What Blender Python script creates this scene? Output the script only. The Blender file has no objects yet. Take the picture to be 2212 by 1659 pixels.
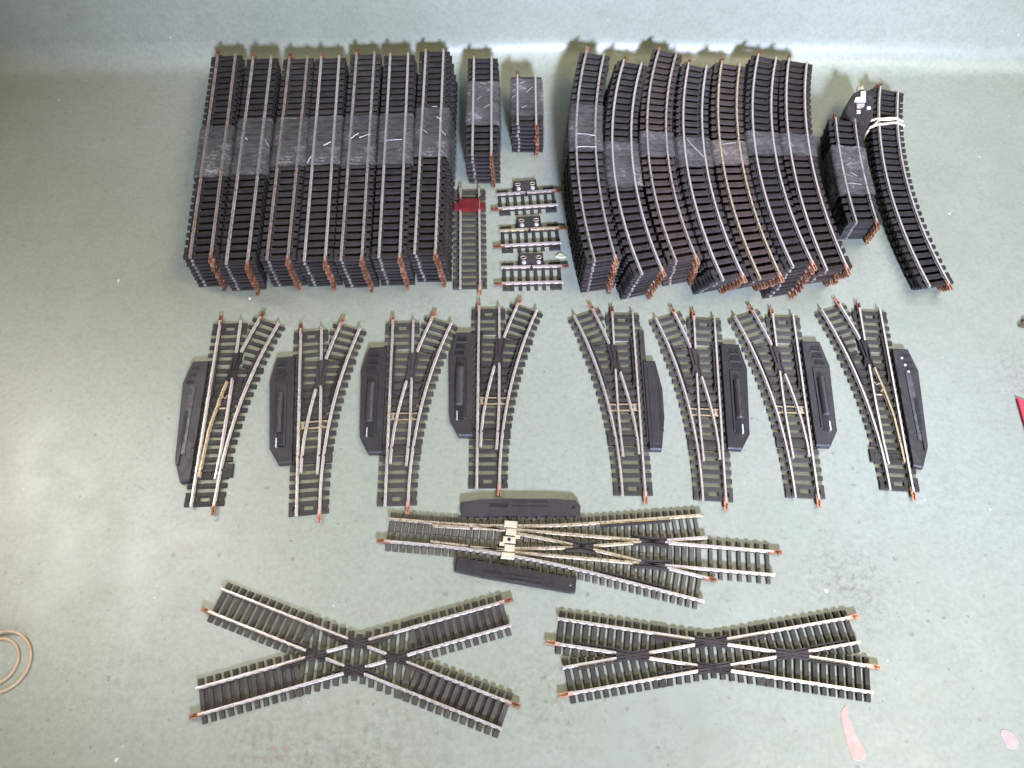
import bpy, math, random
from math import sin, cos, pi, radians, sqrt, asin, atan2
random.seed(7)
S = bpy.context.scene
COL = S.collection

# ------------------------------------------------------------------ camera
CAM_H = 0.600            # metres above the table
TILT = radians(61.0)     # below the horizon
F = 1800.0 / 2212.0      # focal length / image width
cam = bpy.data.cameras.new('camera')
cam.sensor_fit = 'HORIZONTAL'; cam.sensor_width = 36.0; cam.lens = 36.0 * F
cam.clip_start = 0.01; cam.clip_end = 50
camo = bpy.data.objects.new('camera', cam); COL.objects.link(camo)
camo.location = (0, 0, CAM_H); camo.rotation_euler = (radians(90) - TILT, 0, 0)
S.camera = camo

# ------------------------------------------------------------------ world and lamps
w = bpy.data.worlds.new('World'); S.world = w; w.use_nodes = True
w.node_tree.nodes['Background'].inputs[0].default_value = (0.90, 0.90, 0.62, 1)
w.node_tree.nodes['Background'].inputs[1].default_value = 0.05

def lamp(name, loc, target, size, power, color, size_y=None, spread=None):
    l = bpy.data.lights.new(name, 'AREA'); l.energy = power; l.color = color
    l.shape = 'RECTANGLE'; l.size = size; l.size_y = size_y or size
    if spread: l.spread = radians(spread)
    o = bpy.data.objects.new(name, l); COL.objects.link(o); o.location = loc
    d = [target[i] - loc[i] for i in range(3)]
    from mathutils import Vector
    o.rotation_euler = Vector(d).to_track_quat('-Z', 'Y').to_euler()
    return o
lamp('window_light', (0.50, -2.30, 1.50), (0.24, 0.48, 0.0), 0.30, 8.3, (0.58, 0.66, 1.0), spread=29)
lamp('ceiling_light', (0.85, 1.34, 1.5), (0.35, 0.66, 0), 1.5, 7, (0.80, 0.76, 1.0), 0.14)
lamp('ceiling_spot', (-0.62, 0.00, 1.60), (-0.24, 0.71, 0), 0.16, 0.08, (1.0, 0.96, 0.92), 0.10, spread=30)
lamp('overhead_light', (0.85, 0.05, 1.60), (0.20, 0.50, 0), 1.1, 4.6, (1.0, 0.89, 0.64), 0.30, spread=90)
lamp('left_window_light', (-1.00, 0.66, 1.25), (-0.33, 0.22, 0), 0.30, 0.42, (1.0, 0.95, 0.93), 0.55, spread=26)
lamp('right_window_light', (1.10, 0.75, 1.3), (0.42, 0.25, 0), 0.6, 0.8, (0.62, 0.80, 1.0), spread=70)

S.view_settings.view_transform = 'Standard'; S.view_settings.look = 'None'
S.view_settings.exposure = 0.02; S.view_settings.gamma = 1.0
S.view_settings.use_curve_mapping = False
S.render.engine = 'CYCLES'

# ------------------------------------------------------------------ materials
class NT:
    def __init__(s, name):
        s.m = bpy.data.materials.new(name); s.m.use_nodes = True
        s.t = s.m.node_tree; s.b = s.t.nodes['Principled BSDF']; s.out = s.t.nodes['Material Output']
    def n(s, typ, **kw):
        x = s.t.nodes.new(typ)
        for k, v in kw.items(): setattr(x, k, v)
        return x
    def l(s, a, b): s.t.links.new(a, b)
    def val(s, x, i, v):
        if hasattr(v, 'is_linked'): s.l(v, x.inputs[i])
        else: x.inputs[i].default_value = v
    def noise(s, scale, detail=4, rough=0.6, vec=None, stretch=None):
        x = s.n('ShaderNodeTexNoise'); x.inputs['Scale'].default_value = scale
        x.inputs['Detail'].default_value = detail; x.inputs['Roughness'].default_value = rough
        if vec is None:
            vec = s.coord()
        if stretch:
            mp = s.n('ShaderNodeMapping'); mp.inputs['Scale'].default_value = stretch; s.l(vec, mp.inputs[0]); vec = mp.outputs[0]
        s.l(vec, x.inputs['Vector']); return x.outputs['Fac']
    def coord(s):
        if not hasattr(s, 'tc'): s.tc = s.n('ShaderNodeTexCoord')
        return s.tc.outputs['Object']
    def ramp(s, fac, stops):
        r = s.n('ShaderNodeValToRGB'); s.l(fac, r.inputs[0]); e = r.color_ramp.elements
        while len(e) < len(stops): e.new(0.5)
        for i, (p, c) in enumerate(stops):
            e[i].position = p; e[i].color = c if len(c) == 4 else (*c, 1)
        return r.outputs[0]
    def mix(s, fac, a, b, mode='MIX'):
        x = s.n('ShaderNodeMix'); x.data_type = 'RGBA'; x.blend_type = mode
        s.val(x, 0, fac); s.val(x, 6, a if not isinstance(a, tuple) or len(a) == 4 else (*a, 1))
        s.val(x, 7, b if not isinstance(b, tuple) or len(b) == 4 else (*b, 1)); return x.outputs[2]
    def math(s, op, a, b=0.0):
        x = s.n('ShaderNodeMath'); x.operation = op; s.val(x, 0, a); s.val(x, 1, b); return x.outputs[0]
    def bump(s, h, strength=0.3, dist=0.0005):
        x = s.n('ShaderNodeBump'); x.inputs['Strength'].default_value = strength; x.inputs['Distance'].default_value = dist
        s.l(h, x.inputs['Height']); s.l(x.outputs[0], s.b.inputs['Normal'])
    def set(s, **kw):
        for k, v in kw.items(): s.val(s.b, k.replace('_', ' '), v)
        return s.m

def plastic(name, c1, c2, rough=0.48, spec=0.5):
    t = NT(name)
    f = t.noise(90, 3)
    oi = t.n('ShaderNodeObjectInfo')
    c = t.ramp(f, [(0.3, c1), (0.72, c2)])
    k = t.math('ADD', t.math('MULTIPLY', oi.outputs['Random'], 0.7), 0.65)
    mc = t.n('ShaderNodeVectorMath', operation='SCALE'); t.l(c, mc.inputs[0]); t.l(k, mc.inputs['Scale'])
    dust = t.ramp(t.noise(700, 2), [(0.62, (0, 0, 0)), (0.78, (1, 1, 1))])
    cc = t.mix(t.math('MULTIPLY', dust, 0.25), mc.outputs[0], (0.25, 0.24, 0.22))
    t.l(cc, t.b.inputs['Base Color'])
    t.l(t.ramp(t.noise(260, 3), [(0.3, (rough - .1,) * 3), (0.7, (rough + .15,) * 3)]), t.b.inputs['Roughness'])
    t.b.inputs['Specular IOR Level'].default_value = spec
    t.bump(t.noise(900, 3), 0.35, 0.0003)
    return t.m
def metal(name, c1, c2, rough=0.38, met=0.85, c3=None):
    t = NT(name)
    c = t.ramp(t.noise(110, 5, .7), [(0.32, c1), (0.66, c2)])
    if c3:
        c = t.mix(t.ramp(t.noise(420, 4, .7), [(0.52, (0, 0, 0)), (0.62, (1, 1, 1))]), c, c3)
    t.l(c, t.b.inputs['Base Color'])
    t.l(t.ramp(t.noise(500, 3), [(0.3, (rough - .1,) * 3), (0.7, (rough + .2,) * 3)]), t.b.inputs['Roughness'])
    t.b.inputs['Metallic'].default_value = met
    return t.m
M = {}
M['blk'] = plastic('black_sleeper_plastic', (.024, .020, .017), (.048, .040, .035), .55, .3)
M['brn'] = plastic('brown_sleeper_plastic', (.036, .024, .019), (.062, .043, .036), .55, .3)
M['olv'] = plastic('weathered_sleeper_plastic', (.040, .036, .029), (.074, .066, .052), .6, .3)
M['olv2'] = plastic('dusty_olive_sleeper_plastic', (.062, .056, .040), (.120, .108, .080), .65, .3)
M['hou'] = plastic('housing_plastic', (.028, .024, .023), (.045, .038, .036), .45)
M['dark'] = plastic('dark_recess_plastic', (.010, .009, .010), (.018, .017, .018), .5)
M['barrel'] = plastic('glossy_barrel_plastic', (.046, .040, .038), (.070, .060, .056), .25)
M['frog'] = plastic('frog_plastic', (.040, .031, .029), (.062, .050, .046), .55, .3)
M['rail'] = metal('nickel_rail', (.58, .51, .44), (.73, .66, .59), .38, .6, (.58, .47, .38))
M['railg'] = metal('dull_steel_rail', (.46, .40, .34), (.68, .60, .53), .42, .65, (.24, .19, .16))
M['raily'] = metal('yellowed_rail', (.60, .50, .33), (.78, .68, .50), .4, .75, (.30, .22, .12))
M['railr'] = metal('rusty_rail', (.36, .28, .23), (.52, .43, .36), .5, .6, (.22, .15, .11))
M['join'] = metal('copper_joiner', (.36, .16, .08), (.50, .26, .15), .45, .55, (.13, .05, .025))
M['joinb'] = metal('bright_copper_joiner', (.60, .28, .15), (.74, .42, .27), .42, .55, (.28, .12, .06))
M['joind'] = metal('rusted_joiner', (.26, .10, .05), (.42, .18, .09), .5, .55, (.10, .04, .02))
M['brass'] = metal('brass', (.52, .40, .24), (.68, .55, .36), .45, .6, (.36, .26, .15))
M['cream'] = NT('cream_plastic').set(Base_Color=(.62, .54, .36, 1), Roughness=.5)
M['silver'] = metal('bright_screw', (.80, .80, .80), (.9, .9, .9), .3, .6)
t = NT('red_plastic'); t.l(t.ramp(t.noise(200, 3), [(.3, (.12, .010, .010)), (.7, (.19, .020, .018))]), t.b.inputs['Base Color']); t.b.inputs['Roughness'].default_value = .4; M['red'] = t.m
t = NT('rubber'); t.l(t.ramp(t.noise(150, 3), [(.3, (.62, .42, .24)), (.7, (.78, .60, .40))]), t.b.inputs['Base Color']); t.b.inputs['Roughness'].default_value = .45
t.b.inputs['Subsurface Weight'].default_value = 0.0; M['rubber'] = t.m
M['bandp'] = NT('pale_rubber').set(Base_Color=(.88, .74, .54, 1), Roughness=.45)
t = NT('pink_paint'); t.l(t.ramp(t.noise(180, 4), [(.35, (.66, .35, .26)), (.65, (.72, .44, .34))]), t.b.inputs['Base Color']); t.b.inputs['Roughness'].default_value = .5; M['pink'] = t.m
t = NT('pale_pink_paint'); t.l(t.ramp(t.noise(180, 4), [(.35, (.47, .37, .32)), (.65, (.55, .42, .37))]), t.b.inputs['Base Color']); t.b.inputs['Roughness'].default_value = .5; M['pinkp'] = t.m
M['redcard'] = NT('red_card').set(Base_Color=(.72, .035, .07, 1), Roughness=.45)
M['chip'] = NT('yellow_chip').set(Base_Color=(.66, .66, .38, 1), Roughness=.6)
M['white'] = NT('white_metal').set(Base_Color=(.78, .74, .76, 1), Roughness=.4)
M['brownbit'] = NT('brown_scrap').set(Base_Color=(.10, .07, .05, 1), Roughness=.6)
M['crease'] = NT('tape_crease_glint').set(Base_Color=(.55, .55, .50, 1), Roughness=.35)  # pale colour stands in for glints along the tape folds

def tape_mat(name, tint, op):
    t = NT(name)
    n1 = t.noise(34, 4, .6); n2 = t.noise(150, 5, .75, stretch=(1, 1.8, 1)); n3 = t.noise(420, 3, .6)
    f = t.math('ADD', t.math('ADD', t.math('MULTIPLY', n1, .45), t.math('MULTIPLY', n2, .4)), t.math('MULTIPLY', n3, .15))
    t.l(t.ramp(f, [(.42, tuple(v * .8 for v in tint)), (.56, tint), (.64, tuple(min(1, v * 2.4) for v in tint))]), t.b.inputs['Base Color'])  # lightest stop paints random highlights into the tape colour
    t.b.inputs['Roughness'].default_value = .22; t.b.inputs['Specular IOR Level'].default_value = .6
    t.bump(f, .8, .0014)
    tr = t.n('ShaderNodeBsdfTransparent'); mx = t.n('ShaderNodeMixShader')
    t.l(t.ramp(f, [(.42, (op - .16,) * 3), (.62, (min(1, op + .22),) * 3)]), mx.inputs[0])
    t.l(tr.outputs[0], mx.inputs[1]); t.l(t.b.outputs[0], mx.inputs[2]); t.l(mx.outputs[0], t.out.inputs[0])
    return t.m
M['tape'] = tape_mat('clear_tape', (.22, .21, .20), .42)
M['tapeb'] = tape_mat('hazy_brown_tape', (.32, .27, .23), .48)

# table: worn grey-green sheet
t = NT('worn_green_grey_sheet')
big = t.noise(3.2, 3, .55); med = t.noise(22, 5, .65); fine = t.noise(260, 3, .6); streak = t.noise(14, 4, .6, stretch=(1, .35, 1))
c = t.ramp(big, [(.35, (.325, .352, .255)), (.65, (.375, .400, .310))])
c = t.mix(t.ramp(med, [(.40, (0, 0, 0)), (.66, (.35,) * 3)]), c, (.420, .435, .345))
c = t.mix(t.ramp(streak, [(.55, (0, 0, 0)), (.75, (.35,) * 3)]), c, (.34, .34, .26))
mot = t.noise(85, 4, .7)
c = t.mix(t.ramp(mot, [(.36, (.24,) * 3), (.50, (0, 0, 0))]), c, (.25, .25, .18))
c = t.mix(t.ramp(fine, [(.35, (.25,) * 3), (.6, (0, 0, 0))]), c, (.20, .20, .15))
geo = t.n('ShaderNodeSeparateXYZ'); t.l(t.coord(), geo.inputs[0])
def spots(scale, thr, rad, seedv):
    mp = t.n('ShaderNodeMapping'); mp.inputs['Location'].default_value = (seedv, seedv * 1.7, 0); t.l(t.coord(), mp.inputs[0])
    dn = t.n('ShaderNodeTexNoise'); dn.inputs['Scale'].default_value = 350; t.l(mp.outputs[0], dn.inputs['Vector'])
    va = t.n('ShaderNodeVectorMath', operation='SCALE'); va.inputs['Scale'].default_value = .004; t.l(dn.outputs['Color'], va.inputs[0])
    vb = t.n('ShaderNodeVectorMath', operation='ADD'); t.l(mp.outputs[0], vb.inputs[0]); t.l(va.outputs[0], vb.inputs[1])
    v = t.n('ShaderNodeTexVoronoi'); v.inputs['Scale'].default_value = scale; t.l(vb.outputs[0], v.inputs['Vector'])
    sx = t.n('ShaderNodeSeparateColor'); t.l(v.outputs['Color'], sx.inputs[0])
    r = t.math('MULTIPLY', t.math('GREATER_THAN', sx.outputs[0], thr), sx.outputs[1])
    return t.math('LESS_THAN', v.outputs['Distance'], t.math('MULTIPLY', r, rad))
near = t.math('ADD', t.math('MULTIPLY', t.math('LESS_THAN', geo.outputs[1], .36), .6), .25)   # the near half is dirtier
c = t.mix(t.math('MULTIPLY', spots(70, .50, .13, 1.3), t.math('MULTIPLY', near, .55)), c, (.12, .13, .11))
c = t.mix(t.math('MULTIPLY', spots(150, .50, .20, 4.7), t.math('MULTIPLY', near, .45)), c, (.16, .15, .12))
c = t.mix(t.math('MULTIPLY', spots(45, .80, .075, 8.1), .8), c, (.80, .82, .76))
c = t.mix(t.math('MULTIPLY', spots(110, .86, .10, 2.9), .55), c, (.78, .77, .70))
def stain(x, y, r, col, amt, ns=60):
    global c
    vs = t.n('ShaderNodeVectorMath', operation='DISTANCE'); t.l(t.coord(), vs.inputs[0]); vs.inputs[1].default_value = (x, y, 0)
    d = t.math('DIVIDE', vs.outputs['Value'], r)
    m = t.math('SUBTRACT', 1.0, d); m = t.math('MAXIMUM', m, 0.0)
    nn = t.ramp(t.noise(ns, 6, .75), [(.45, (0, 0, 0)), (.62, (1, 1, 1))])
    c = t.mix(t.math('MULTIPLY', t.math('MULTIPLY', m, nn), amt * .6), c, col)
for a in [(-.095, .045, .07, (.20, .13, .07), 1.0, 150), (-.16, .055, .05, (.24, .12, .08), .9, 190), (.02, .09, .06, (.20, .17, .09), .9, 170), (-.10, .05, .07, (.30, .27, .17), .7, 40),
          (.245, .165, .05, (.12, .09, .09), 1.0, 200), (.43, .335, .045, (.17, .09, .10), 1.0, 240), (-.05, .14, .06, (.26, .23, .15), .6, 120), (.10, .06, .05, (.16, .14, .10), .8, 260),
          (-.26, .10, .10, (.25, .24, .18), .6, 110), (.33, .23, .09, (.22, .22, .21), .55, 160), (.42, .26, .09, (.20, .20, .20), .55, 180), (-.25, .20, .07, (.30, .22, .17), .5, 90)]:
    stain(*a)
t.l(c, t.b.inputs['Base Color'])
t.l(t.ramp(t.noise(28, 5, .65), [(.3, (.34,) * 3), (.7, (.44,) * 3)]), t.b.inputs['Roughness'])
t.b.inputs['Specular IOR Level'].default_value = .6
t.bump(t.math('ADD', t.math('MULTIPLY', fine, .3), med), .22, .0012)
M['table'] = t.m

# ------------------------------------------------------------------ mesh helpers (millimetres)
class MB:
    def __init__(s): s.v = []; s.f = []
    def add(s, vs, fs):
        o = len(s.v); s.v += vs; s.f += [tuple(i + o for i in f) for f in fs]
    def box(s, cx, cy, z0, z1, lx, ly, rot=0.0, inset=0.0, insety=None):
        iy = inset if insety is None else insety
        c, q = cos(rot), sin(rot); vs = []
        for z, k, ky in ((z0, 0, 0), (z1, inset, iy)):
            for sx, sy in ((-1, -1), (1, -1), (1, 1), (-1, 1)):
                x = sx * (lx / 2 - k); y = sy * (ly / 2 - ky)
                vs.append((cx + x * c - y * q, cy + x * q + y * c, z))
        s.add(vs, [(3, 2, 1, 0), (4, 5, 6, 7), (0, 1, 5, 4), (1, 2, 6, 5), (2, 3, 7, 6), (3, 0, 4, 7)])
    def prism(s, poly, z0, z1, inset=0.0):
        n = len(poly)
        ar = sum(poly[i][0] * poly[(i + 1) % n][1] - poly[(i + 1) % n][0] * poly[i][1] for i in range(n))
        if ar < 0: poly = poly[::-1]
        cx = sum(p[0] for p in poly) / n; cy = sum(p[1] for p in poly) / n
        def ins(k):
            out = []
            for x, y in poly:
                d = sqrt((x - cx) ** 2 + (y - cy) ** 2) or 1; out.append((x - (x - cx) / d * k, y - (y - cy) / d * k))
            return out
        rings = [(poly, z0), (poly, z1 - inset * .7), (ins(inset), z1)] if inset else [(poly, z0), (poly, z1)]
        vs = []; fs = []
        for ring, z in rings: vs += [(x, y, z) for x, y in ring]
        for r in range(len(rings) - 1):
            for i in range(n):
                j = (i + 1) % n; fs.append((r * n + i, r * n + j, (r + 1) * n + j, (r + 1) * n + i))
        fs.append(tuple(range(n))[::-1]); fs.append(tuple((len(rings) - 1) * n + i for i in range(n)))
        s.add(vs, fs)
    def sweep(s, path, prof):
        """path [(x,y)], prof [(u,z)] counter-clockwise, u to the right of the path"""
        n = len(path); m = len(prof); vs = []
        for i, (x, y) in enumerate(path):
            a = path[max(0, i - 1)]; b = path[min(n - 1, i + 1)]
            dx, dy = b[0] - a[0], b[1] - a[1]; L = sqrt(dx * dx + dy * dy) or 1
            rx, ry = dy / L, -dx / L
            zz = 0
            for u, z in prof: vs.append((x + rx * u, y + ry * u, z))
        fs = []
        for i in range(n - 1):
            for j in range(m):
                k = (j + 1) % m; fs.append((i * m + j, i * m + k, (i + 1) * m + k, (i + 1) * m + j))
        fs.append(tuple(range(m))[::-1]); fs.append(tuple((n - 1) * m + j for j in range(m)))
        s.add(vs, fs)
    def tube(s, pts, r, seg=8, closed=False):
        from mathutils import Vector
        n = len(pts); P = [Vector(p) for p in pts]; vs = []
        for i in range(n):
            a = P[(i - 1) % n] if closed else P[max(0, i - 1)]; b = P[(i + 1) % n] if closed else P[min(n - 1, i + 1)]
            d = (b - a).normalized(); up = Vector((0, 0, 1)) if abs(d.z) < .9 else Vector((1, 0, 0))
            q = d.cross(up).normalized(); e = q.cross(d)
            for k in range(seg):
                a_ = 2 * pi * k / seg; v = P[i] + q * cos(a_) * r + e * sin(a_) * r; vs.append(tuple(v))
        fs = []
        for i in range(n if closed else n - 1):
            for k in range(seg):
                j = (i + 1) % n; k2 = (k + 1) % seg; fs.append((i * seg + k, i * seg + k2, j * seg + k2, j * seg + k))
        if not closed: fs += [tuple(range(seg))[::-1], tuple((n - 1) * seg + k for k in range(seg))]
        s.add(vs, fs)
    def lathe_x(s, cx, cy, cz, r, y0, y1, seg=14):
        """horizontal barrel along y"""
        vs = []; ring = []
        for y, rr in ((y0, r * .6), (y0 + r * .3, r), (y1 - r * .3, r), (y1, r * .6)):
            for k in range(seg):
                a = 2 * pi * k / seg; vs.append((cx + cos(a) * rr, y, cz + sin(a) * rr))
        fs = [(i * seg + k, (i + 1) * seg + k, (i + 1) * seg + (k + 1) % seg, i * seg + (k + 1) % seg) for i in range(3) for k in range(seg)]
        fs += [tuple(range(seg)), tuple(3 * seg + k for k in range(seg))[::-1]]
        s.add(vs, fs)
    def disc(s, cx, cy, z0, z1, r, seg=14):
        s.prism([(cx + r * cos(2 * pi * k / seg), cy + r * sin(2 * pi * k / seg)) for k in range(seg)], z0, z1, r * .25)
    def mesh(s, name):
        me = bpy.data.meshes.new(name)
        me.from_pydata([(x * .001, y * .001, z * .001) for x, y, z in s.v], [], s.f); me.update()
        return me

def put(name, me, mat, parent=None, loc=(0, 0, 0), rotz=0, label=None):
    if mat is not None and not me.materials: me.materials.append(mat)
    o = bpy.data.objects.new(name, me); COL.objects.link(o)
    o.location = [v * .001 for v in loc]; o.rotation_euler = (0, 0, rotz)
    if parent: o.parent = parent
    if label: o['label'] = label
    if mat is not None and me.materials[0] != mat:
        o.material_slots[0].link = 'OBJECT'; o.material_slots[0].material = mat
    return o
def root(name, label, cat, loc, rotz=0, group=None):
    o = bpy.data.objects.new(name, None); COL.objects.link(o); o.empty_display_size = .01
    o.location = [v * .001 for v in loc]; o.rotation_euler = (0, 0, rotz)
    o['label'] = label; o['category'] = cat
    if group: o['group'] = group
    return o
def tagged(o, label, cat, group=None):
    o['label'] = label; o['category'] = cat
    if group: o['group'] = group
    return o

def G(px, py, h=0.0):
    """survey point: photo position (2212 px wide) -> table millimetres on the plane z = h"""
    c, q = cos(TILT), sin(TILT); u = (px - 1106) / 1800.; v = -(py - 829.5) / 1800.
    d = (u, c + v * q, -q + v * c); k = (600. - h) / -d[2]
    return (d[0] * k, d[1] * k)

# ------------------------------------------------------------------ setting: the sheet, curving up at the back
def table():
    Yb = 694.; R = 30.; prof = []
    y = -500.
    ys = [-500 + i * 20 for i in range(61)]
    ys = [v for v in ys if v < Yb - 1] + [Yb]
    prof = [(v, 0.) for v in ys]
    for i in range(1, 15):
        a = radians(82) * i / 14; prof.append((Yb + R * sin(a), R * (1 - cos(a))))
    y0, z0 = prof[-1]; a = radians(82)
    for i in range(1, 8): prof.append((y0 + cos(a) * i * 22, z0 + sin(a) * i * 22))
    xs = [-1500 + i * 30 for i in range(101)]
    mb = MB(); n = len(prof); vs = []
    for x in xs:
        for (yy, zz) in prof:
            k = max(0, (yy - 700) / 60.)
            wob = (5 * sin(x * .006 + 1) + 2.5 * sin(x * .021)) * min(k, 1.5)
            vs.append((x, yy + wob, zz))
    fs = [(i * n + j, (i + 1) * n + j, (i + 1) * n + j + 1, i * n + j + 1) for i in range(len(xs) - 1) for j in range(n - 1)]
    mb.add(vs, fs); me = mb.mesh('table_top'); me.polygons.foreach_set('use_smooth', [True] * len(me.polygons))
    o = put('table_top', me, M['table']); o['kind'] = 'structure'
table()

# ------------------------------------------------------------------ track pieces
g = 8.7; T_ = 4.72; SZ = 2.2
RAIL = [(-1.15, 2.2), (1.15, 2.2), (1.15, 2.55), (.35, 2.9), (.35, 3.6), (.72, 3.85), (.72, 4.7), (-.72, 4.7), (-.72, 3.85), (-.35, 3.6), (-.35, 2.9), (-1.15, 2.55)]
def chair(mb, x, y, rot):
    for sx in (-1, 1):
        mb.box(x + sx * 1.75 * cos(rot), y + sx * 1.75 * sin(rot), SZ - .05, 3.15, 1.3, 2.6, rot, .2)
def sleeper(mb, x0, y0, x1, y1, wd=3.9, top=SZ, rails=()):
    cx, cy = (x0 + x1) / 2, (y0 + y1) / 2; L = sqrt((x1 - x0) ** 2 + (y1 - y0) ** 2); r = atan2(y1 - y0, x1 - x0)
    mb.box(cx, cy, random.uniform(0, .02), top - random.uniform(0, .05), L, wd, r, .25, .45)
def joiner_mesh():
    mb = MB()
    mb.box(0, 1.2, 2.02, 2.19, 2.9, 10.4); mb.box(-1.36, 1.2, 2.19, 3.6, .3, 10.4); mb.box(1.36, 1.2, 2.19, 3.6, .3, 10.4)
    mb.box(-.95, -1.2, 3.3, 3.75, .7, 5.0, 0, .1); mb.box(.95, -1.2, 3.3, 3.75, .7, 5.0, 0, .1)
    mb.box(-.85, 4.4, 3.2, 3.6, .8, 3.4, 0, .1); mb.box(.85, 4.4, 3.2, 3.6, .8, 3.4, 0, .1)
    return mb.mesh('joiner')
JOIN = joiner_mesh()
JOIN.materials.append(M['join'])
def put_joiner(parent, x, y, ang, mat=None):
    """ang: local heading (clockwise from +y) in which the rail leaves the track"""
    o = put('joiner', JOIN, mat or M['join'], parent, (x, y, 0), -ang)
    o.rotation_euler = (random.uniform(-.02, .02), 0, -ang + random.uniform(-.03, .03))
    return o

class Path:
    """plain: centreline as a function of 0..1 -> x, y, heading (clockwise from +y)"""
    def __init__(s, f, L): s.f = f; s.L = L
    def off(s, t, o):
        x, y, a = s.f(t); return (x + o * cos(a), y - o * sin(a))
    def line(s, o, t0=0, t1=1, n=None):
        n = n or max(2, int(s.L * (t1 - t0) / 8) + 1)
        return [s.off(t0 + (t1 - t0) * i / (n - 1), o) for i in range(n)]
def straight(L, x0=0, y0=0, a=0): return Path(lambda t: (x0 + t * L * sin(a), y0 + t * L * cos(a), a), L)
def arc(chord, R):
    A = asin(chord / 2 / R); cx = sqrt(R * R - chord * chord / 4)
    return Path(lambda t: (cx - R * cos(A * (2 * t - 1)), chord / 2 + R * sin(A * (2 * t - 1)), A * (2 * t - 1)), 2 * A * R)

def base_mesh(path, ns, wd=3.9, lead=3.0):
    mb = MB(); L = path.L
    for i in range(ns):
        t = (lead + (L - 2 * lead) * i / (ns - 1)) / L
        a, b = path.off(t, -15), path.off(t, 15)
        sleeper(mb, *a, *b, wd)
        ang = path.f(t)[2]
        for o in (-g, g):
            x, y = path.off(t, o); chair(mb, x, y, -ang)
    for o in (-g, g):
        mb.sweep(path.line(o, .015, .985), [(-1.4, .2), (1.4, .2), (1.4, 1.3), (-1.4, 1.3)])
    for t0, t1 in ((lead / L, (lead + (L - 2 * lead) / (ns - 1)) / L), (1 - (lead + (L - 2 * lead) / (ns - 1)) / L, 1 - lead / L)):
        for o in (-13.4, 13.4): mb.sweep(path.line(o, t0, t1, 2), [(-1.3, .1), (1.3, .1), (1.3, 1.9), (-1.3, 1.9)])
    return mb.mesh('sleepers')
def rail_mesh(path, o, t0=0, t1=1):
    mb = MB(); mb.sweep(path.line(o, t0, t1), RAIL); return mb.mesh('rail')

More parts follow.
